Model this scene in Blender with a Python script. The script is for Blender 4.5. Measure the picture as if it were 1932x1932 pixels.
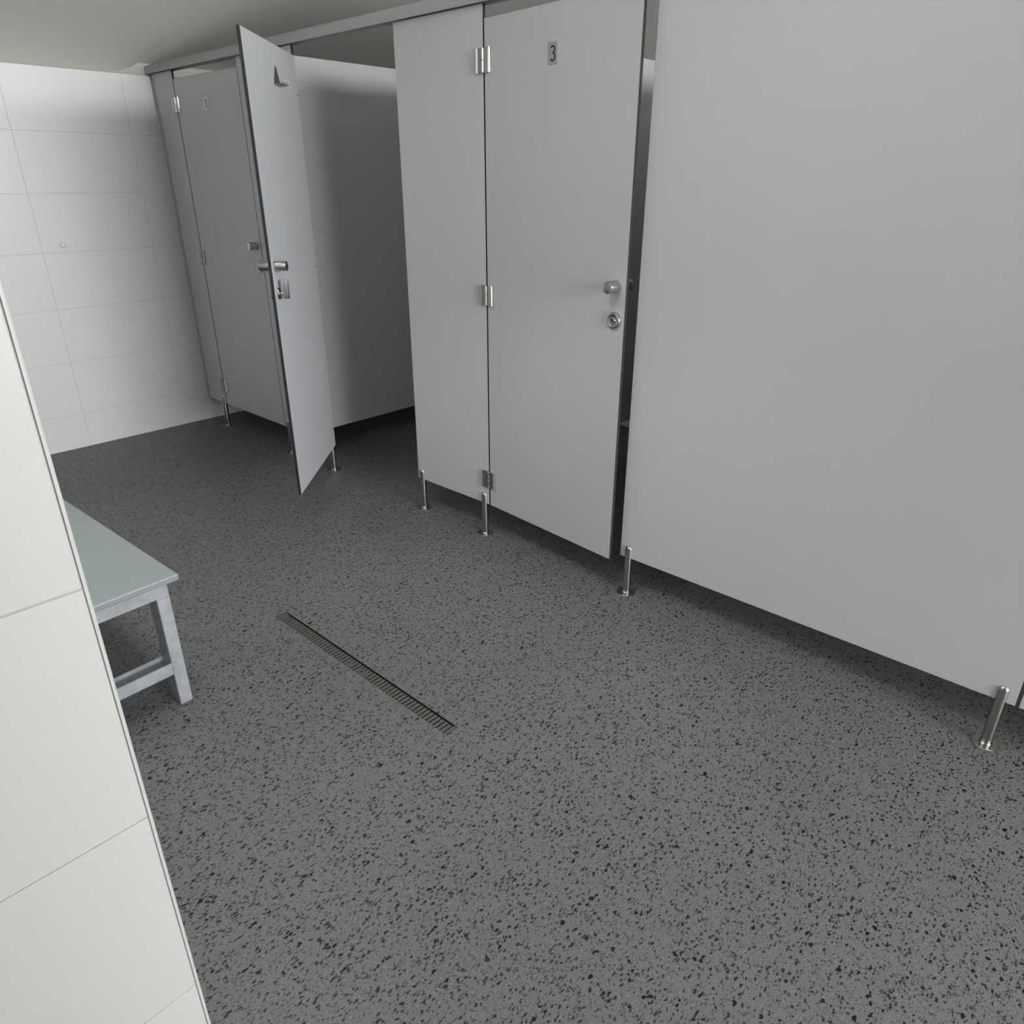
import bpy, bmesh, math, random
from mathutils import Vector, Matrix
random.seed(7)
for o in list(bpy.data.objects): bpy.data.objects.remove(o)
SC = bpy.context.scene
COL = SC.collection
PI = math.pi

# ---------------------------------------------------------------- camera
CAM = dict(f=1361.45, pitch=24.588, yaw=47.386, x=4.7174, y=-2.0949, z=1.4643)
cd = bpy.data.cameras.new('camera')
cd.sensor_fit = 'HORIZONTAL'; cd.sensor_width = 36.0
cd.lens = CAM['f'] * 36.0 / 1932.0
cd.clip_start = 0.02
cam = bpy.data.objects.new('camera', cd); COL.objects.link(cam)
a = math.radians(CAM['yaw']); p = math.radians(CAM['pitch'])
fwd = Vector((-math.cos(a)*math.cos(p), math.sin(a)*math.cos(p), -math.sin(p)))
cam.location = (CAM['x'], CAM['y'], CAM['z'])
cam.rotation_euler = fwd.to_track_quat('-Z', 'Y').to_euler()
SC.camera = cam

# ---------------------------------------------------------------- light
EXPOSURE = 0.0
SC.view_settings.view_transform = 'Standard'
SC.view_settings.look = 'None'
SC.view_settings.gamma = 1.0
SC.view_settings.use_curve_mapping = False
SC.view_settings.exposure = EXPOSURE
XE, YB, YS = 12.5, 1.76, -4.8            # end wall, cubicle rear wall, far side wall
XB, YA = 4.0048, -1.9275                # corner of the shower block
CZ0, CSL = 2.068, 0.15                 # ceiling height at x = 0 and its slope
def ceil_z(x): return CZ0 + CSL*x
# daylight openings: a high window, plus doors and a roof light added for brightness, each with its power in watts
WIN = dict(y0=-3.4, y1=1.7, z0=2.35, z1=3.28)               # end wall, high band
WIN4 = dict(x0=-4.4, x1=-0.06, z0=0.1, z1=2.15)              # end wall, unseen glazed doors added below it to lift the ceiling
SKY = [(2.1, 3.9, -1.78, -1.25)]                            # unseen roof light added to brighten the aisle, x0 x1 y0 y1
PW = dict(E=950, D=540, S0=37, W=0.3)
w = bpy.data.worlds.new('sky'); SC.world = w; w.use_nodes = True
bg = w.node_tree.nodes['Background']
bg.inputs['Color'].default_value = (0.86, 0.93, 1.0, 1); bg.inputs['Strength'].default_value = PW['W']
def area(name, loc, direction, sx, sy, power, color):
    l = bpy.data.lights.new(name, 'AREA'); l.shape = 'RECTANGLE'; l.size = sx; l.size_y = sy
    l.energy = power; l.color = color
    o = bpy.data.objects.new(name, l); COL.objects.link(o)
    o.location = loc; o.rotation_euler = Vector(direction).to_track_quat('-Z', 'Y').to_euler()
    return o
DAY = (0.96, 0.98, 1.0)
area('added_door_fill', (XE+0.12, (WIN4['x0']+WIN4['x1'])/2, (WIN4['z0']+WIN4['z1'])/2), (-1, 0, 0), WIN4['x1']-WIN4['x0'], WIN4['z1']-WIN4['z0'], PW['D'], DAY)  # fill behind the added doors, sends light up to the ceiling
area('end_window_daylight', (XE+0.12, (WIN['y0']+WIN['y1'])/2, (WIN['z0']+WIN['z1'])/2), (-1, 0, 0), WIN['y1']-WIN['y0'], WIN['z1']-WIN['z0'], PW['E'], DAY)
for i, (x0, x1, y0, y1) in enumerate(SKY):
    area('added_roof_fill', ((x0+x1)/2, (y0+y1)/2, ceil_z((x0+x1)/2)+0.14), (0, 0, -1), x1-x0-0.02, y1-y0-0.02, PW['S%d' % i], DAY)  # added overhead fill for the fronts, bench and floor

# ---------------------------------------------------------------- materials
def mat(name, color, rough=0.5, metal=0.0, bump=None, var=None, spec=0.5):
    m = bpy.data.materials.new(name); m.use_nodes = True
    nt = m.node_tree; b = nt.nodes['Principled BSDF']
    b.inputs['Base Color'].default_value = (*color, 1)
    b.inputs['Roughness'].default_value = rough
    b.inputs['Metallic'].default_value = metal
    b.inputs['Specular IOR Level'].default_value = spec
    tc = nt.nodes.new('ShaderNodeTexCoord')
    if var:
        sc, amt = var
        n = nt.nodes.new('ShaderNodeTexNoise'); n.inputs['Scale'].default_value = sc; n.inputs['Detail'].default_value = 4
        nt.links.new(tc.outputs['Object'], n.inputs['Vector'])
        r = nt.nodes.new('ShaderNodeMapRange')
        r.inputs['From Min'].default_value = 0.3; r.inputs['From Max'].default_value = 0.7
        r.inputs['To Min'].default_value = 1-amt; r.inputs['To Max'].default_value = 1+amt
        nt.links.new(n.outputs['Fac'], r.inputs['Value'])
        mx = nt.nodes.new('ShaderNodeVectorMath'); mx.operation = 'SCALE'
        mx.inputs[0].default_value = color
        nt.links.new(r.outputs['Result'], mx.inputs['Scale'])
        nt.links.new(mx.outputs['Vector'], b.inputs['Base Color'])
    if bump:
        sc, st = bump
        n = nt.nodes.new('ShaderNodeTexNoise'); n.inputs['Scale'].default_value = sc; n.inputs['Detail'].default_value = 2
        nt.links.new(tc.outputs['Object'], n.inputs['Vector'])
        bp = nt.nodes.new('ShaderNodeBump'); bp.inputs['Strength'].default_value = st; bp.inputs['Distance'].default_value = 0.002
        nt.links.new(n.outputs['Fac'], bp.inputs['Height'])
        nt.links.new(bp.outputs['Normal'], b.inputs['Normal'])
    return m
M = {}
M['laminate'] = mat('grey_laminate', (0.495, 0.50, 0.515), 0.42, bump=(420, 0.10), var=(1.3, 0.015))
M['core'] = mat('black_panel_core', (0.014, 0.014, 0.016), 0.5)
M['rail'] = mat('grey_powder_coat', (0.38, 0.385, 0.388), 0.5, bump=(900, 0.1))
M['tile'] = mat('white_wall_tile', (0.75, 0.75, 0.738), 0.28, bump=(35, 0.03), var=(2.0, 0.012))
M['grout'] = mat('pale_grout', (0.60, 0.60, 0.585), 0.9)
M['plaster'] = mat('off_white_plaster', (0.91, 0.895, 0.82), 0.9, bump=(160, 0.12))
M['dim_plaster'] = mat('dimmed_wall_plaster', (0.47, 0.463, 0.428), 0.85, bump=(160, 0.12))  # plaster with shade put into its colour, for wall bands above the tiles
M['trim'] = mat('white_tile_trim', (0.74, 0.74, 0.72), 0.35)
M['steel'] = mat('brushed_stainless', (0.50, 0.485, 0.47), 0.2, 1.0, bump=(500, 0.08))
M['steel_dull'] = mat('dull_stainless', (0.27, 0.252, 0.238), 0.42, 1.0, bump=(300, 0.15))
M['galv'] = mat('galvanised_steel', (0.42, 0.445, 0.475), 0.5, 0.5, var=(26, 0.14))
M['seat'] = mat('grey_green_seat_board', (0.245, 0.275, 0.277), 0.4, bump=(300, 0.08))
M['dark'] = mat('drain_shadow_black', (0.012, 0.012, 0.012), 0.7)
M['plate'] = mat('brushed_number_plate', (0.53, 0.53, 0.52), 0.4, 0.85)
M['ink'] = mat('black_digit', (0.008, 0.008, 0.008), 0.6)
M['white'] = mat('white_plastic', (0.78, 0.78, 0.77), 0.3)
M['frame'] = mat('white_window_frame', (0.72, 0.72, 0.71), 0.4)

def glass_mat():
    m = bpy.data.materials.new('window_glass'); m.use_nodes = True
    nt = m.node_tree; nt.nodes.remove(nt.nodes['Principled BSDF'])
    out = nt.nodes['Material Output']
    t = nt.nodes.new('ShaderNodeBsdfTransparent'); g = nt.nodes.new('ShaderNodeBsdfGlossy'); g.inputs['Roughness'].default_value = 0.02
    f = nt.nodes.new('ShaderNodeFresnel'); f.inputs['IOR'].default_value = 1.45
    x = nt.nodes.new('ShaderNodeMixShader')
    nt.links.new(f.outputs[0], x.inputs[0]); nt.links.new(t.outputs[0], x.inputs[1]); nt.links.new(g.outputs[0], x.inputs[2])
    nt.links.new(x.outputs[0], out.inputs['Surface'])
    return m
M['glass'] = glass_mat()

def floor_mat():
    m = bpy.data.materials.new('speckled_safety_vinyl'); m.use_nodes = True
    nt = m.node_tree; b = nt.nodes['Principled BSDF']; L = nt.links.new
    tc = nt.nodes.new('ShaderNodeTexCoord')
    def noise(sc, det=2, src=None):
        n = nt.nodes.new('ShaderNodeTexNoise'); n.inputs['Scale'].default_value = sc; n.inputs['Detail'].default_value = det
        L(src or tc.outputs['Object'], n.inputs['Vector']); return n
    def math_(op, a_, b_=None):
        n = nt.nodes.new('ShaderNodeMath'); n.operation = op
        for i, v in enumerate((a_, b_)):
            if v is None: continue
            if isinstance(v, (int, float)): n.inputs[i].default_value = v
            else: L(v, n.inputs[i])
        return n.outputs[0]
    def warp(sc, amt):
        n = noise(sc, 1)
        s = nt.nodes.new('ShaderNodeVectorMath'); s.operation = 'SUBTRACT'; L(n.outputs['Color'], s.inputs[0]); s.inputs[1].default_value = (0.5, 0.5, 0.5)
        k = nt.nodes.new('ShaderNodeVectorMath'); k.operation = 'SCALE'; L(s.outputs[0], k.inputs[0]); k.inputs['Scale'].default_value = amt
        ad = nt.nodes.new('ShaderNodeVectorMath'); ad.operation = 'ADD'; L(tc.outputs['Object'], ad.inputs[0]); L(k.outputs[0], ad.inputs[1])
        st = nt.nodes.new('ShaderNodeVectorMath'); st.operation = 'MULTIPLY'; L(ad.outputs[0], st.inputs[0]); st.inputs[1].default_value = (1.15, 0.60, 1.0)   # chips stretched along the roll
        return st.outputs[0]
    def chips(scale, warp_amt, keep, rmin, rmax):
        """1 inside irregular chips: a share `keep` of the cells holds one, of random radius"""
        v = nt.nodes.new('ShaderNodeTexVoronoi'); v.inputs['Scale'].default_value = scale; v.inputs['Randomness'].default_value = 1
        L(warp(scale*1.15, warp_amt/scale), v.inputs['Vector'])
        sp = nt.nodes.new('ShaderNodeSeparateColor'); L(v.outputs['Color'], sp.inputs[0])
        r = nt.nodes.new('ShaderNodeMapRange'); L(sp.outputs[0], r.inputs['Value'])
        r.inputs['From Min'].default_value = 1-keep; r.inputs['From Max'].default_value = 1
        r.inputs['To Min'].default_value = rmin; r.inputs['To Max'].default_value = rmax
        r.clamp = False
        d = math_('SUBTRACT', r.outputs[0], v.outputs['Distance'])
        e = nt.nodes.new('ShaderNodeMapRange'); L(d, e.inputs['Value'])
        e.inputs['From Min'].default_value = -0.03; e.inputs['From Max'].default_value = 0.06
        on = math_('GREATER_THAN', sp.outputs[0], 1-keep)
        return math_('MULTIPLY', e.outputs[0], on)
    big = noise(1.1, 3); fine = noise(330, 3)
    base = nt.nodes.new('ShaderNodeMapRange'); L(big.outputs['Fac'], base.inputs['Value'])
    base.inputs['From Min'].default_value = 0.3; base.inputs['From Max'].default_value = 0.7
    base.inputs['To Min'].default_value = 0.93; base.inputs['To Max'].default_value = 1.07
    fr = nt.nodes.new('ShaderNodeMapRange'); L(fine.outputs['Fac'], fr.inputs['Value'])
    fr.inputs['From Min'].default_value = 0.25; fr.inputs['From Max'].default_value = 0.75
    fr.inputs['To Min'].default_value = 0.66; fr.inputs['To Max'].default_value = 1.34
    tone = math_('MULTIPLY', base.outputs[0], fr.outputs[0])
    cv = nt.nodes.new('ShaderNodeVectorMath'); cv.operation = 'SCALE'; cv.inputs[0].default_value = FLOOR_BASE; L(tone, cv.inputs['Scale'])
    col = cv.outputs[0]
    for (sc, wa, keep, r0, r1, c, k) in FLOOR_CHIPS:
        f = chips(sc, wa, keep, r0, r1)
        mx = nt.nodes.new('ShaderNodeMix'); mx.data_type = 'RGBA'
        L(math_('MULTIPLY', f, k), mx.inputs['Factor']); L(col, mx.inputs[6]); mx.inputs[7].default_value = (*c, 1)
        col = mx.outputs[2]
    L(col, b.inputs['Base Color'])
    b.inputs['Roughness'].default_value = 0.44
    b.inputs['Specular IOR Level'].default_value = 0.22
    bn = noise(350, 2)
    bp = nt.nodes.new('ShaderNodeBump'); bp.inputs['Strength'].default_value = 0.25; bp.inputs['Distance'].default_value = 0.001
    L(bn.outputs['Fac'], bp.inputs['Height']); L(bp.outputs['Normal'], b.inputs['Normal'])
    return m
FLOOR_BASE = (0.143, 0.143, 0.141)
FLOOR_CHIPS = [  # scale, warp, share, r min, r max, colour, opacity
    (240, 1.0, 0.42, 0.22, 0.55, (0.050, 0.050, 0.053), 0.8),
    (250, 0.9, 0.16, 0.15, 0.40, (0.26, 0.26, 0.255), 0.7),
    (150, 1.1, 0.44, 0.20, 0.50, (0.018, 0.018, 0.020), 0.92),
    (112, 1.1, 0.26, 0.18, 0.44, (0.008, 0.008, 0.009), 1.0),
    (76, 1.0, 0.11, 0.16, 0.36, (0.005, 0.005, 0.006), 1.0)]
M['floor'] = floor_mat()

# ---------------------------------------------------------------- mesh helpers
def bm_box(bm, x0, x1, y0, y1, z0, z1, mi=0):
    vs = [bm.verts.new((x, y, z)) for z in (z0, z1) for y in (y0, y1) for x in (x0, x1)]
    fs = []
    for q in ((0, 2, 3, 1), (4, 5, 7, 6), (0, 1, 5, 4), (2, 6, 7, 3), (0, 4, 6, 2), (1, 3, 7, 5)):
        f = bm.faces.new([vs[i] for i in q]); f.material_index = mi; fs.append(f)
    return vs, fs
def bevel_all(bm, w_, seg=2):
    bmesh.ops.bevel(bm, geom=list(bm.edges), offset=w_, segments=seg, profile=0.5, affect='EDGES', clamp_overlap=True)
def box(x0, x1, y0, y1, z0, z1, bev=0, seg=2):
    bm = bmesh.new(); bm_box(bm, x0, x1, y0, y1, z0, z1)
    if bev: bevel_all(bm, bev, seg)
    return bm
def lathe(prof, n=24, axis='z'):
    """profile [(r, h)] turned about an axis through the origin"""
    bm = bmesh.new(); rings = []
    def P(r, h, t):
        x, y = r*math.cos(t), r*math.sin(t)
        return {'z': (x, y, h), 'y': (x, h, y), 'x': (h, x, y)}[axis]
    for r, h in prof:
        if r < 1e-6: rings.append([bm.verts.new(P(0, h, 0))])
        else: rings.append([bm.verts.new(P(r, h, 2*PI*i/n)) for i in range(n)])
    for A, B in zip(rings, rings[1:]):
        for i in range(n):
            j = (i+1) % n
            q = [A[i % len(A)], A[j % len(A)], B[j % len(B)], B[i % len(B)]]
            u = []
            for v in q:
                if v not in u: u.append(v)
            if len(u) > 2:
                try: bm.faces.new(u)
                except ValueError: pass
    bmesh.ops.recalc_face_normals(bm, faces=bm.faces)
    return bm
def tube(bm, pts, r, n=8):
    pts = [Vector(q) for q in pts]; rings = []
    for i, q in enumerate(pts):
        d = (pts[min(i+1, len(pts)-1)] - pts[max(i-1, 0)]).normalized()
        u = d.orthogonal().normalized() if i == 0 else (pu - d*pu.dot(d)).normalized()
        pu = u; v = d.cross(u)
        rings.append([bm.verts.new(q + u*r*math.cos(2*PI*k/n) + v*r*math.sin(2*PI*k/n)) for k in range(n)])
    for A, B in zip(rings, rings[1:]):
        for k in range(n): bm.faces.new([A[k], A[(k+1) % n], B[(k+1) % n], B[k]])
    bm.faces.new(rings[0][::-1]); bm.faces.new(rings[-1])
    bmesh.ops.recalc_face_normals(bm, faces=bm.faces)
def prism(pts, lo, hi, axis='y'):
    """polygon in the two other axes pushed along one axis"""
    bm = bmesh.new()
    def P(q, h):
        return {'y': (q[0], h, q[1]), 'x': (h, q[0], q[1]), 'z': (q[0], q[1], h)}[axis]
    A = [bm.verts.new(P(q, lo)) for q in pts]; B = [bm.verts.new(P(q, hi)) for q in pts]
    bm.faces.new(A); bm.faces.new(B[::-1])
    for i in range(len(pts)):
        j = (i+1) % len(pts); bm.faces.new([A[i], B[i], B[j], A[j]])
    bmesh.ops.recalc_face_normals(bm, faces=bm.faces)
    return bm
def mesh(name, bm, mats, smooth=None):
    me = bpy.data.meshes.new(name)
    if smooth is not None:
        for f in bm.faces: f.smooth = True
        for e in bm.edges:
            if len(e.link_faces) == 2 and e.calc_face_angle(0) > smooth: e.smooth = False
    bm.to_mesh(me); bm.free()
    for m in (mats if isinstance(mats, (list, tuple)) else [mats]): me.materials.append(m)
    return me
def link(name, me, parent=None, loc=(0, 0, 0), rot=(0, 0, 0)):
    o = bpy.data.objects.new(name, me); COL.objects.link(o)
    o.location = loc; o.rotation_euler = rot
    if parent: o.parent = parent
    return o
def obj(name, bm, mats, parent=None, loc=(0, 0, 0), rot=(0, 0, 0), smooth=None):
    return link(name, mesh(name, bm, mats, smooth), parent, loc, rot)
def tag(o, label=None, cat=None, group=None, kind=None):
    for k, v in (('label', label), ('category', cat), ('group', group), ('kind', kind)):
        if v: o[k] = v
    return o
def thing(name, label, cat, loc=(0, 0, 0), rotz=0, group=None):
    return tag(link(name, None, None, loc, (0, 0, rotz)), label, cat, group)
def copy_tree(o, parent=None):
    c = o.copy(); COL.objects.link(c)
    if parent: c.parent = parent
    for ch in [q for q in bpy.data.objects if q.parent == o]: copy_tree(ch, c)
    return c
SM = math.radians(35)

# ---------------------------------------------------------------- setting
# floor with the channel of the drain cut out
DX0, DX1, DY0, DY1 = 2.535, 3.468, -1.018, -0.972
bm = bmesh.new()
xs = [-0.15, DX0, DX1, XE+0.15]; ys = [YS-0.15, DY0, DY1, YB+0.15]
V = [[bm.verts.new((x, y, 0)) for x in xs] for y in ys]
for j in range(3):
    for i in range(3):
        if (i, j) != (1, 1): bm.faces.new([V[j][i], V[j][i+1], V[j+1][i+1], V[j+1][i]])
edges = [e for e in bm.edges if all(DX0-1e-6 <= v.co.x <= DX1+1e-6 and DY0-1e-6 <= v.co.y <= DY1+1e-6 for v in e.verts)]
r = bmesh.ops.extrude_edge_only(bm, edges=edges)
bmesh.ops.translate(bm, verts=[v for v in r['geom'] if isinstance(v, bmesh.types.BMVert)], vec=(0, 0, -0.004))
bmesh.ops.recalc_face_normals(bm, faces=bm.faces)
floor = tag(obj('floor', bm, M['floor']), 'dark grey safety vinyl floor speckled with black chips', kind='structure')

def struct(name, bm, m, label=None, parent=None):
    return tag(obj(name, bm, m, parent), label, kind='structure')
TW, TH, TG, TT = 0.6, 0.3, 0.0020, 0.008
ROWS = [(0.0, 0.207)] + [(0.207+0.3*i, 0.507+0.3*i) for i in range(6)]
TILE_MESH = {}
def tiles(wall, axis, sgn, pos, cuts, rows=ROWS):
    """one object per tile on the wall plane axis = pos, facing sgn; backs 4 mm inside the bed"""
    for (a0, a1) in cuts:
        for (z0, z1) in rows:
            wd, ht = round(a1-a0-TG, 4), round(z1-z0-TG, 4)
            key = (axis, wd, ht)
            if key not in TILE_MESH:
                b = box(-TT/2, TT/2, -wd/2, wd/2, -ht/2, ht/2, 0.0008, 1) if axis == 'x' else box(-wd/2, wd/2, -TT/2, TT/2, -ht/2, ht/2, 0.0008, 1)
                TILE_MESH[key] = mesh('tile', b, M['tile'])
            c = (a0+a1)/2; d = pos + sgn*(random.uniform(-0.0002, 0.0002) - TT/2)
            link('tile', TILE_MESH[key], wall, (d, c, (z0+z1)/2) if axis == 'x' else (c, d, (z0+z1)/2))
def cuts(lo, hi, start):
    k = math.ceil((lo-start)/TW-1e-6); e = [lo]
    x = start + k*TW
    while x < hi-1e-6:
        if x > lo+1e-6: e.append(x)
        x += TW
    e.append(hi); return list(zip(e, e[1:]))
BED = 0.0022        # grout bed lies this far behind the tile face
TOPZ = 2.007
def wall_x(name, x, y0, y1, th, ztop, m_top, sgn, label):
    """wall whose tiled face is the plane x, with plaster above the tiles"""
    b = bmesh.new()
    bm_box(b, *sorted((x-sgn*BED, x-sgn*th)), y0, y1, -0.02, TOPZ, 0)
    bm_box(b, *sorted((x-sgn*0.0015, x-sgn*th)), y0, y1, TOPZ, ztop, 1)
    return struct(name, b, [M['grout'], M['dim_plaster']], label)
wf = wall_x('wall_far', 0.0, YA-0.1, YB+0.12, 0.12, CZ0+0.12, None, 1, 'white tiled end wall of the aisle left of the cubicles')
tiles(wf, 'x', 1, 0.0, cuts(YA, YB, -0.7585))
# cubicle rear wall
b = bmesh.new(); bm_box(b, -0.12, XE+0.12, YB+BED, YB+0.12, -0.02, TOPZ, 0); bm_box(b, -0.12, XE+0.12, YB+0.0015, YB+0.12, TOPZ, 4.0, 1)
wr = struct('wall_back', b, [M['grout'], M['dim_plaster']], 'rear wall behind the cubicles, seen through the door gaps')
tiles(wr, 'y', -1, YB, cuts(0.0, 5.4, 0.0))
# shower block: the bright tiled corner at the left
b = bmesh.new()
bm_box(b, -0.12, XB-BED, YS-0.1, YA-BED, -0.02, TOPZ, 0); bm_box(b, -0.12, XB-0.0015, YS-0.1, YA-0.0015, TOPZ, 2.72, 1)
wl = struct('wall_left', b, [M['grout'], M['plaster']], 'bright white tiled wall corner in the left foreground')
tiles(wl, 'x', 1, XB, cuts(YS, YA-0.0042, YA-0.0042))
tiles(wl, 'y', 1, YA, cuts(0.0, XB-0.0042, XB-0.0042))
# edge trim on its corner
b = prism([(XB-0.004, YA+0.0005), (XB-0.0025, YA+0.0005), (XB-0.0008, YA-0.0004), (XB+0.0004, YA-0.0018), (XB+0.0004, YA-0.0036), (XB-0.004, YA-0.0036)], 0.0, TOPZ, 'z')
struct('trim_1', b, M['trim'], 'white tile edge trim on the corner of the left wall')
# side wall and end wall with the high window
def window_wall(wall, axis, pos, sgn, lo, hi, wins):
    '''plaster wall with window openings (u0, u1, z0, z1, panes, name); framed windows, panes as parts'''
    def bx(bm, u0, u1, d0, d1, z0, z1):
        d0, d1 = sorted((pos+sgn*d0, pos+sgn*d1))
        if axis == 'x': bm_box(bm, d0, d1, u0, u1, z0, z1)
        else: bm_box(bm, u0, u1, d0, d1, z0, z1)
    us = sorted({lo, hi} | {v for q in wins for v in q[:2]}); zs = sorted({-0.02, 3.7} | {v for q in wins for v in q[2:4]})
    b = bmesh.new()
    for u0, u1 in zip(us, us[1:]):
        for z0, z1 in zip(zs, zs[1:]):
            if not any(q[0] < (u0+u1)/2 < q[1] and q[2] < (z0+z1)/2 < q[3] for q in wins): bx(b, u0, u1, 0, 0.12, z0, z1)
    struct(wall, b, M['plaster'])
    f = 0.05
    for (u0, u1, z0, z1, n, nm) in wins:
        b = bmesh.new()
        for q in ((u0, u1, 0.03, 0.09, z0, z0+f), (u0, u1, 0.03, 0.09, z1-f, z1), (u0, u0+f, 0.03, 0.09, z0+f, z1-f), (u1-f, u1, 0.03, 0.09, z0+f, z1-f)): bx(b, *q)
        st = (u1-u0)/n
        for k in range(1, n): bx(b, u0+st*k-0.025, u0+st*k+0.025, 0.03, 0.09, z0+f, z1-f)
        wn = struct(nm, b, M['frame'])
        for k in range(n):
            b = bmesh.new(); bx(b, u0+st*k+(f if k == 0 else 0.025), u0+st*(k+1)-(f if k == n-1 else 0.025), 0.057, 0.063, z0+f, z1-f)
            obj('pane', b, M['glass'], wn)
window_wall('wall_end', 'x', XE, 1, YS-0.12, YB+0.12, [(WIN['y0'], WIN['y1'], WIN['z0'], WIN['z1'], 5, 'window_1'), (WIN4['x0'], WIN4['x1'], WIN4['z0'], WIN4['z1'], 4, 'added_door_1')])  # the glazed doors are unseen, added for their light
struct('wall_side', box(XB-0.3, XE+0.12, YS-0.12, YS, -0.02, 4.0), M['plaster'])
struct('wall_light_blocker', box(6.5, 6.7, YS, -1.68, -0.02, 3.2), M['plaster'])  # unseen, added to block window light from the left tiled corner
# made-up coved strip, tilted so the band above the end wall tiles renders dimmer
PROF = [(0.0, 2.009), (0.12, 2.045), (0.26, 2.082), (0.42, 2.1165), (0.60, 2.1510), (0.92, ceil_z(0.92)+0.0005)]
bm = bmesh.new(); prev = None
for yk, tk in ((YA+0.001, 1.0), (-0.30, 1.0), (-0.22, 0.94), (-0.15, 0.75), (-0.09, 0.4), (-0.05, 0.0)):   # dies out before the head rail
    low = [bm.verts.new((x, yk, z*tk + (ceil_z(x)+0.001)*(1-tk))) for x, z in PROF]
    top = [bm.verts.new((x, yk, ceil_z(x)+0.03)) for x in (0.92, 0.0)]
    ring = low+top
    if prev:
        for i in range(len(ring)): bm.faces.new([prev[i], prev[(i+1) % len(ring)], ring[(i+1) % len(ring)], ring[i]])
    else: bm.faces.new(ring)
    prev = ring
bm.faces.new(prev[::-1]); bmesh.ops.recalc_face_normals(bm, faces=bm.faces)
tag(obj('dimming_cove', bm, M['plaster'], smooth=math.radians(20)), 'added coved plaster strip, tilted to look dim, between the end wall tiles and the ceiling', kind='structure')
struct('wall_light_stop', box(5.52, 5.64, 0.0, YB+0.1, -0.02, 2.0145), M['plaster'])  # unseen, added to stop light entering the cubicles from the side
# sloping ceiling with the added roof light cut out
bm = bmesh.new()
cx = sorted({-0.12, XE+0.12} | {v for q in SKY for v in q[:2]}); cy = sorted({YS-0.12, YB+0.12} | {v for q in SKY for v in q[2:]})
for i in range(len(cx)-1):
    for j in range(len(cy)-1):
        xm, ym = (cx[i]+cx[i+1])/2, (cy[j]+cy[j+1])/2
        if any(q[0] < xm < q[1] and q[2] < ym < q[3] for q in SKY): continue
        vs, _ = bm_box(bm, cx[i], cx[i+1], cy[j], cy[j+1], 0, 0.14)
        for v in vs: v.co.z += ceil_z(v.co.x)
bmesh.ops.remove_doubles(bm, verts=bm.verts, dist=1e-5)
inner = [f for f in bm.faces if abs(f.normal.z) < 0.5 and len([g for g in bm.faces if g is not f and set(g.verts) == set(f.verts)])]
bmesh.ops.delete(bm, geom=inner, context='FACES')
struct('ceiling', bm, M['plaster'], 'plain off-white sloping ceiling above the cubicles')
for i, (x0, x1, y0, y1) in enumerate(SKY):
    bm = bmesh.new(); f = 0.04
    for q in ((x0, x1, y0, y0+f), (x0, x1, y1-f, y1), (x0, x0+f, y0+f, y1-f), (x1-f, x1, y0+f, y1-f)): bm_box(bm, *q, 0.07, 0.12)
    for v in bm.verts: v.co.z += ceil_z(v.co.x)
    wn = struct('window_%d' % (2+i), bm, M['frame'])  # frame of the added roof light
    bm = bmesh.new(); bm_box(bm, x0+f, x1-f, y0+f, y1-f, 0.09, 0.096)
    for v in bm.verts: v.co.z += ceil_z(v.co.x)
    obj('pane', bm, M['glass'], wn)

# ---------------------------------------------------------------- cubicle fronts
ZB, ZD, ZT, TP = 0.156, 1.972, 2.0145, 0.013
def panel(x0, x1, y0, y1, z0, z1, face='y'):
    """laminate sheet: grey faces, black core on every edge"""
    bm = bmesh.new(); bm_box(bm, x0, x1, y0, y1, z0, z1)
    bevel_all(bm, 0.0009, 1)
    bm.normal_update()
    for f in bm.faces: f.material_index = 0 if abs(getattr(f.normal, face)) > 0.9 else 1
    return bm
LAM = [M['laminate'], M['core']]

def hinge_half(sgn):
    """leaf of a lift-off hinge: a rolled plate with a rounded outer lip, sgn = -1 on the post side, +1 on the door"""
    w_, h = 0.034, 0.0375
    pts = [(0.0, 0.0), (w_, 0.0), (w_, -0.006), (w_-0.002, -0.0095), (w_-0.006, -0.011), (w_-0.011, -0.0095), (w_-0.014, -0.007), (0.0, -0.0065)]
    bm = prism([(sgn*a_, b_) for a_, b_ in pts], -h, h, 'z')
    return bm
def knuckle(lo, hi):
    r_ = 0.0068
    bm = lathe([(0, lo), (r_-0.001, lo), (r_, lo+0.001), (r_, hi-0.001), (r_-0.001, hi), (0, hi)], 14)
    return bm
HL = mesh('hinge_leaf', hinge_half(-1), M['steel'], SM)
HR = mesh('hinge', hinge_half(1), M['steel'], SM)
KU = mesh('knuckle', knuckle(0.0005, 0.037), M['steel'], SM)
KL = mesh('knuckle', knuckle(-0.037, -0.0005), M['steel'], SM)
HZ = (1.8475, 1.058, 0.278)

# knob: a short turned cylinder on the door face; local y points away from the face (towards -y)
def knob_bm(L=0.050, r_=0.0200):
    return lathe([(0.016, 0.0), (0.016, -0.004), (r_-0.001, -0.005), (r_, -0.006), (r_, -L+0.004), (r_-0.0012, -L+0.001), (r_-0.004, -L), (0, -L+0.0005)], 28, 'y')
KNOB = mesh('knob', knob_bm(), M['steel'], SM)
KNOBI = mesh('inner_knob', knob_bm(0.052), M['steel'], SM)
def rosette_bm():
    return lathe([(0.028, 0.0), (0.028, -0.006), (0.0265, -0.009), (0.0215, -0.0105), (0.020, -0.0095), (0.011, -0.0095), (0.010, -0.012), (0.0, -0.012)], 28, 'y')
ROS = mesh('lock_rosette', rosette_bm(), M['steel'], SM)
SLOT = mesh('coin_slot', box(-0.0075, 0.0075, -0.0135, -0.0118, -0.0016, 0.0016), M['dark'])
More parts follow.
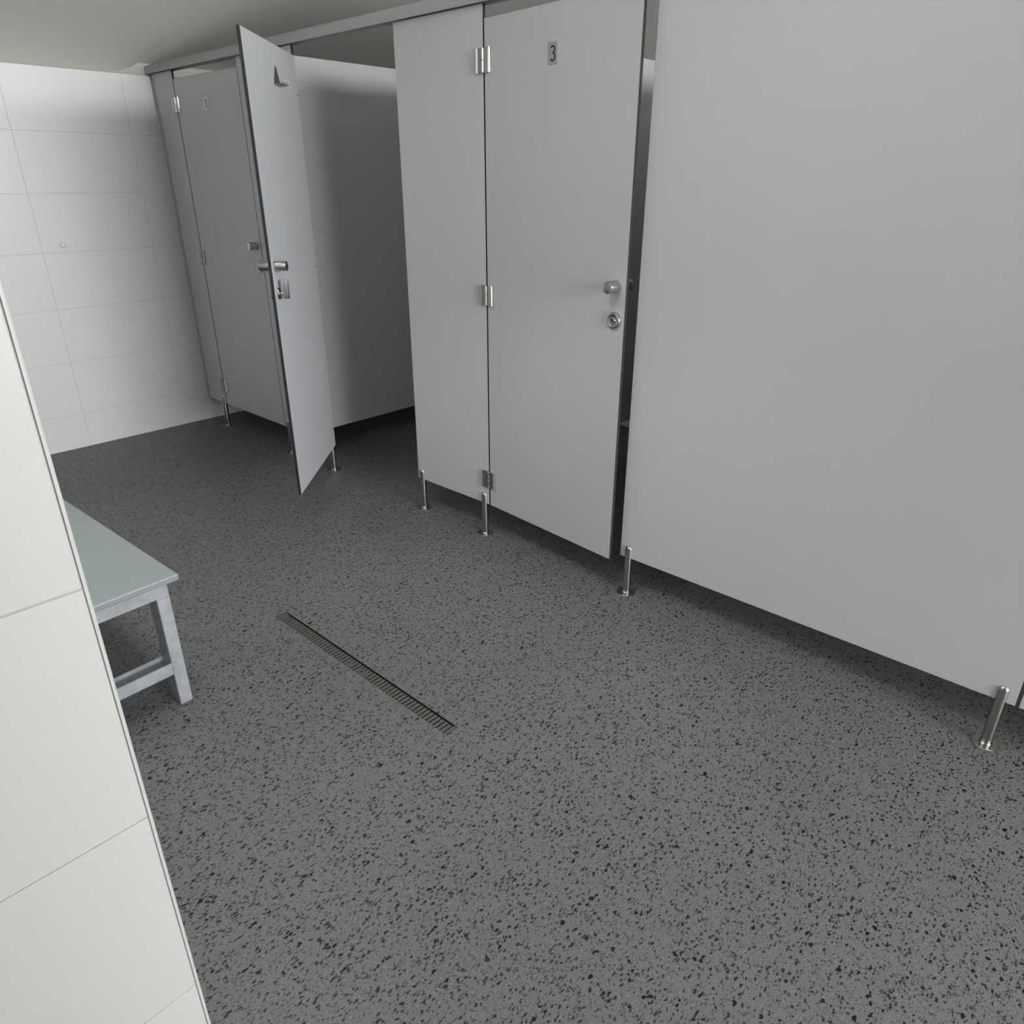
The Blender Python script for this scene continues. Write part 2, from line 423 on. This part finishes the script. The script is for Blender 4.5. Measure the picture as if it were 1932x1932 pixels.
BOLT = mesh('hinge_bolt', lathe([(0.0055, 0.0), (0.0055, 0.001), (0.0045, 0.003), (0.002, 0.0042), (0, 0.0045)], 12, 'y'), M['steel'], SM)
def turn_handle():
    bm = lathe([(0.024, 0.0), (0.024, 0.005), (0.021, 0.007), (0.007, 0.007), (0.007, 0.022), (0, 0.022)], 22, 'y')
    b2 = box(-0.005, 0.005, 0.016, 0.046, -0.021, 0.054, 0.002, 2)
    me = bpy.data.meshes.new('tmp'); b2.to_mesh(me); b2.free(); bm.from_mesh(me); bpy.data.meshes.remove(me)
    return bm
TURN = mesh('turn_handle', turn_handle(), M['steel'], SM)

def ribbon(bm, pts, w_, y0, y1):
    """stroke of a digit drawn in x, z and given a little thickness in y"""
    pts = [Vector((q[0], 0, q[1])) for q in pts]; L_, R_ = [], []
    for i, q in enumerate(pts):
        d = (pts[min(i+1, len(pts)-1)] - pts[max(i-1, 0)]).normalized(); n = Vector((-d.z, 0, d.x))*w_/2
        L_.append(q+n); R_.append(q-n)
    def V(v, y): return bm.verts.new((v.x, y, v.z))
    A = [(V(l, y0), V(r_, y0), V(l, y1), V(r_, y1)) for l, r_ in zip(L_, R_)]
    for s, t in zip(A, A[1:]):
        for i, j in ((0, 1), (1, 3), (3, 2), (2, 0)): bm.faces.new([s[i], s[j], t[j], t[i]])
    bm.faces.new([A[0][i] for i in (0, 2, 3, 1)]); bm.faces.new([A[-1][i] for i in (0, 1, 3, 2)])
    bmesh.ops.recalc_face_normals(bm, faces=bm.faces)
def digit_bm(d):
    bm = bmesh.new(); Y0, Y1 = -0.0027, -0.0014
    def arc(cx, cz, rx, rz, a0, a1, n=16):
        return [(cx+rx*math.cos(math.radians(a0+(a1-a0)*i/n)), cz+rz*math.sin(math.radians(a0+(a1-a0)*i/n))) for i in range(n+1)]
    W_ = 0.0042
    if d == 3:
        ribbon(bm, arc(0, 0.0095, 0.0085, 0.0095, 150, -90) , W_, Y0, Y1)
        ribbon(bm, arc(0, -0.0105, 0.0095, 0.0105, 90, -150), W_, Y0, Y1)
    elif d == 1:
        ribbon(bm, [(0.002, -0.0215), (0.002, 0.0205)], W_, Y0, Y1); ribbon(bm, [(0.002, 0.0192), (-0.0055, 0.012)], W_, Y0, Y1)
    return bm

DW = 0.690
def make_door(px, ang, label, digit=None, bolts=True, hook=False, hinges=True, py=-0.008):
    t = thing('cubicle_door', label, 'door', (px, py, 0), math.radians(ang), 'numbered cubicle doors')
    f0, f1 = 0.008, 0.008+TP                     # outer and inner face, local y
    obj('door_leaf', panel(0.003, 0.003+DW, f0, f1, ZB, ZD), LAM, t)
    for z in HZ:
        if not hinges: break
        h = link('hinge', HR, t, (0.0035, f0, z)); link('knuckle', KU, h, (-0.0035, -f0+0.001, 0))
        if bolts:
            for dz in (0.0285, -0.0285): link('hinge_bolt', BOLT, t, (0.020, f1, z+dz))
    u = 0.003+DW-0.039
    link('knob', KNOB, t, (u, f0, 1.153))
    k = link('inner_knob', KNOBI, t, (u, f1, 1.153), (0, 0, PI))
    rs = link('lock_rosette', ROS, t, (u-0.002, f0, 1.044)); link('coin_slot', SLOT, rs, (0, 0, 0), (0, 0.5, 0))
    tag(link('turn_handle', TURN, t, (u-0.006, f1, 1.044)), 'steel turn handle of the lock on the inner face')
    if digit:
        pl = obj('number_plate', box(-0.021, 0.021, -0.0016, 0, -0.031, 0.031, 0.0004, 1), M['plate'], t, (0.338, f0, 1.836))
        obj('digit', digit_bm(digit), M['ink'], pl)
    if hook:
        hk = obj('coat_hook', hook_plate(), M['steel_dull'], t, (0.315, f1, 0))
        for i in range(3):
            bmx = bmesh.new(); off = -0.033+0.033*i
            pts = [(off, 0.001, 1.829), (off, 0.012, 1.8265), (off, 0.024, 1.826), (off, 0.033, 1.829), (off, 0.038, 1.835), (off, 0.0395, 1.843)]
            tube(bmx, pts, 0.0026, 8); obj('hook_prong', bmx, M['steel_dull'], hk, smooth=SM)
    return t
def hook_plate():
    return prism([(-0.042, 1.826), (0.042, 1.826), (0.040, 1.832), (0.006, 1.890), (0.0, 1.893), (-0.006, 1.890), (-0.040, 1.832)], 0.0, 0.003, 'y')

FRONT = dict(a=(0.042, 0.2805), b=(0.9780, 1.4625), c=(2.174, 2.6545), d=(3.357, 4.6645))
def pilaster(key, label, hinge_x=None):
    x0, x1 = FRONT[key]
    t = thing('front_panel', label, 'panel', (x0, 0, 0), 0, 'fixed front panels between the cubicle doors')
    obj('panel_sheet', panel(0, x1-x0, 0, TP, ZB, ZT), LAM, t)
    if hinge_x is not None:
        for z in HZ:
            h = link('hinge_leaf', HL, t, (hinge_x-x0-0.0035, 0, z)); link('knuckle', KL, h, (0.0035, -0.007, 0))
    return t
PXA, PXB, PXC = 0.2825, 1.459, 2.6565
pa = pilaster('a', 'narrow grey front panel against the white tiled wall, left of door 1', PXA)
obj('edge_strip', box(0, 0.020, -0.0025, 0, ZB, ZT, 0.0008, 1), M['rail'], pa)
pilaster('b', 'grey front panel between door 1 and the half-open door', PXB)
pilaster('c', 'grey front panel between the open cubicle and door 3', PXC)
pilaster('d', 'very wide blank grey front panel right of door 3')
tag(obj('wall_channel', box(0.0005, 0.066, TP+0.0005, TP+0.02, ZB, ZT), M['rail']), 'grey metal channel fixing the first front panel to the tiled wall', 'channel')

make_door(PXA, 0, 'closed grey cubicle door numbered 1, beside the tiled wall', 1)
make_door(PXB, -47.7, 'half-open grey cubicle door showing its inner side with a coat hook', None, hook=True)
make_door(PXC, -4.9, 'grey cubicle door numbered 3, standing slightly ajar', 3)
make_door(5.3655, 180, 'grey cubicle door at the right picture edge, beyond the wide blank panel', None, False, hinges=False, py=0.021)

# cubicle partitions (run back to the rear wall)
for i, (x, lb) in enumerate(((1.2035, 'grey partition with a shadowed face inside the open cubicle'), (2.3885, 'grey partition glimpsed through the gap beside door 3'), (3.5735, 'grey partition behind the wide blank front panel'))):
    tag(obj('cubicle_partition', panel(x-TP/2, x+TP/2, TP+0.001, YB-0.010, ZB, ZT, 'x'), LAM), lb, 'partition', 'partitions between the cubicles')

# head rail along the top of the fronts: a half-round aluminium profile
RX1 = 5.515
outer = [(0.033, 2.0145), (0.033, 2.050), (0.029, 2.0555), (0.022, 2.0585), (-0.006, 2.0585), (-0.013, 2.0565), (-0.018, 2.051), (-0.0205, 2.044), (-0.0205, 2.0165), (-0.019, 2.0145)]
inner = [(-0.0165, 2.0145), (-0.0165, 2.044), (-0.012, 2.053), (-0.006, 2.0545), (0.022, 2.0545), (0.029, 2.049), (0.029, 2.0145)]
b = prism(outer + inner, 0.0005, RX1, 'x')
tag(obj('head_rail', b, M['rail'], smooth=math.radians(40)), 'long grey rounded rail along the top of the cubicle fronts', 'rail')

# ---------------------------------------------------------------- floor posts
POSTS = [(0.2366, 'floor post of door 1 nearest the tiled wall'), (1.0135, 'floor post between door 1 and the half-open door'),
         (1.4367, 'floor post half hidden behind the lower corner of the open door'), (2.199, 'floor post at the right side of the open cubicle'),
         (2.620, 'floor post under the hinge side of door 3'), (3.3917, 'floor post at the left foot of the wide blank panel'),
         (4.6285, 'largest floor post, at the right picture edge')]
R = 0.0150
st_prof = [(R+0.0022, 0.004), (R+0.0022, 0.007), (R+0.0008, 0.0085), (R, 0.0095), (R, 0.1925)] + [(R*math.cos(t_), 0.1925+0.0139*math.sin(t_)) for t_ in [PI/2*i/6 for i in range(1, 6)]] + [(0, 0.2064)]
STEM = mesh('stem', lathe(st_prof, 28), M['steel'], SM)
DISC = mesh('floor_disc', lathe([(0, 0.0), (0.0355, 0.0), (0.0362, 0.001), (0.0362, 0.0032), (0.0345, 0.0045), (0.0, 0.0045)], 40), M['steel'], SM)
base = None
for (x, lb) in POSTS:
    if base is None:
        base = thing('floor_post', 'stainless steel '+lb, 'post', (x, 0.0065, 0), 0, 'stainless floor posts under the cubicle fronts')
        link('floor_disc', DISC, base); link('stem', STEM, base)
    else:
        c = copy_tree(base); c.location.x = x; c['label'] = 'stainless steel '+lb

# ---------------------------------------------------------------- bench
BZ = 0.445
bt = thing('bench', 'long low bench with grey-green seat on galvanised legs, behind the tiled wall corner', 'bench', (2.794, -1.414, 0), math.radians(2.3))
BL, BD = 1.78, 0.42          # local: right front corner at the origin, seat to -x and -y
sb = obj('seat', box(-BL, 0, -BD, 0, BZ-0.020, BZ, 0.0035, 2), M['seat'], bt)
obj('screw_cap', lathe([(0.007, 0), (0.006, 0.0012), (0, 0.0018)], 14), M['white'], sb, (-0.13, -0.235, BZ-0.0002))
LX, LY, LW = 0.060, 0.038, 0.024
def leg(x1, y1): return box(x1-LX, x1, y1-LY, y1, 0, BZ-0.0710, 0.002, 1)
for xe in (-0.028, -BL+0.028+LX):
    for ye in (-0.026, -BD+0.026+LY): obj('leg', leg(xe, ye), M['galv'], bt)
    obj('end_rail', box(xe-LX, xe, -BD+0.026, -0.026, BZ-0.0705, BZ-0.0205, 0.0015, 1), M['galv'], bt)
    b = bmesh.new()          # open channel, hollow side up
    for q in ((xe-LX, xe-LX+0.004, 0.115, 0.155), (xe-0.005, xe-0.001, 0.115, 0.155), (xe-LX+0.004, xe-0.005, 0.115, 0.119)):
        bm_box(b, q[0], q[1], -BD+0.026+LY, -0.026-LY, q[2], q[3])
    obj('stretcher', b, M['galv'], bt)
for ye in (-0.026, -BD+0.026+LY):
    obj('long_rail', box(-BL+0.028+LX, -0.028-LX, ye-LY, ye, BZ-0.0655, BZ-0.0205, 0.0015, 1), M['galv'], bt)

# ---------------------------------------------------------------- drain
dt = thing('floor_drain', 'long narrow steel slotted drain grate set in the floor', 'drain', ((DX0+DX1)/2, (DY0+DY1)/2, 0))
HLX, HWY = (DX1-DX0)/2, (DY1-DY0)/2
b = bmesh.new()      # tray under the bars
bm_box(b, -HLX, HLX, -HWY, HWY, -0.045, -0.040)
for q in ((-HLX, -HLX+0.001, -HWY, HWY), (HLX-0.001, HLX, -HWY, HWY), (-HLX+0.001, HLX-0.001, -HWY, -HWY+0.001), (-HLX+0.001, HLX-0.001, HWY-0.001, HWY)):
    bm_box(b, *q, -0.040, -0.0002)
obj('tray', b, M['dark'], dt)
obj('end_plate', box(-HLX+0.001, -HLX+0.022, -HWY+0.001, HWY-0.003, -0.006, -0.0004, 0.0006, 1), M['steel_dull'], dt)
obj('end_plate', box(HLX-0.016, HLX-0.001, -HWY+0.001, HWY-0.003, -0.006, -0.0004, 0.0006, 1), M['steel_dull'], dt)
NB = 57; xa, xb = -HLX+0.022, HLX-0.018; pitch = (xb-xa)/NB
SLAT = mesh('slat', box(-pitch*0.345, pitch*0.345, -HWY+0.0018, HWY-0.0062, -0.0035, -0.0006, 0.0007, 1), M['steel_dull'])
for k in range(NB):
    link('slat', SLAT, dt, (xa+(k+0.5)*pitch, 0, 0))
for yr in (-0.014, 0.010):       # rods that carry the bars
    obj('rod', box(xa-0.002, xb+0.002, yr-0.002, yr+0.002, -0.011, -0.0052), M['dark'], dt)
for xo in (-0.0315, 0.0385):    # closed plates between the slots near the middle, each with a screw
    cp = obj('centre_plate', box(xo-0.019, xo+0.019, -HWY+0.0018, 0.004, -0.0052, -0.0008, 0.0005, 1), M['steel_dull'], dt)
    obj('screw', lathe([(0.004, 0), (0.0035, 0.0008), (0, 0.001)], 12), M['dark'], cp, (xo, -0.006, -0.0010))

# ---------------------------------------------------------------- small fittings
bp_ = lathe([(0.0165, 0.0), (0.0165, 0.004), (0.0155, 0.009), (0.012, 0.013), (0.006, 0.0155), (0, 0.016)], 24, 'x')
tag(obj('wall_bumper', bp_, M['white'], None, (0.0, -0.648, 1.146), smooth=SM), 'small round white door bumper on the tiled end wall', 'bumper')
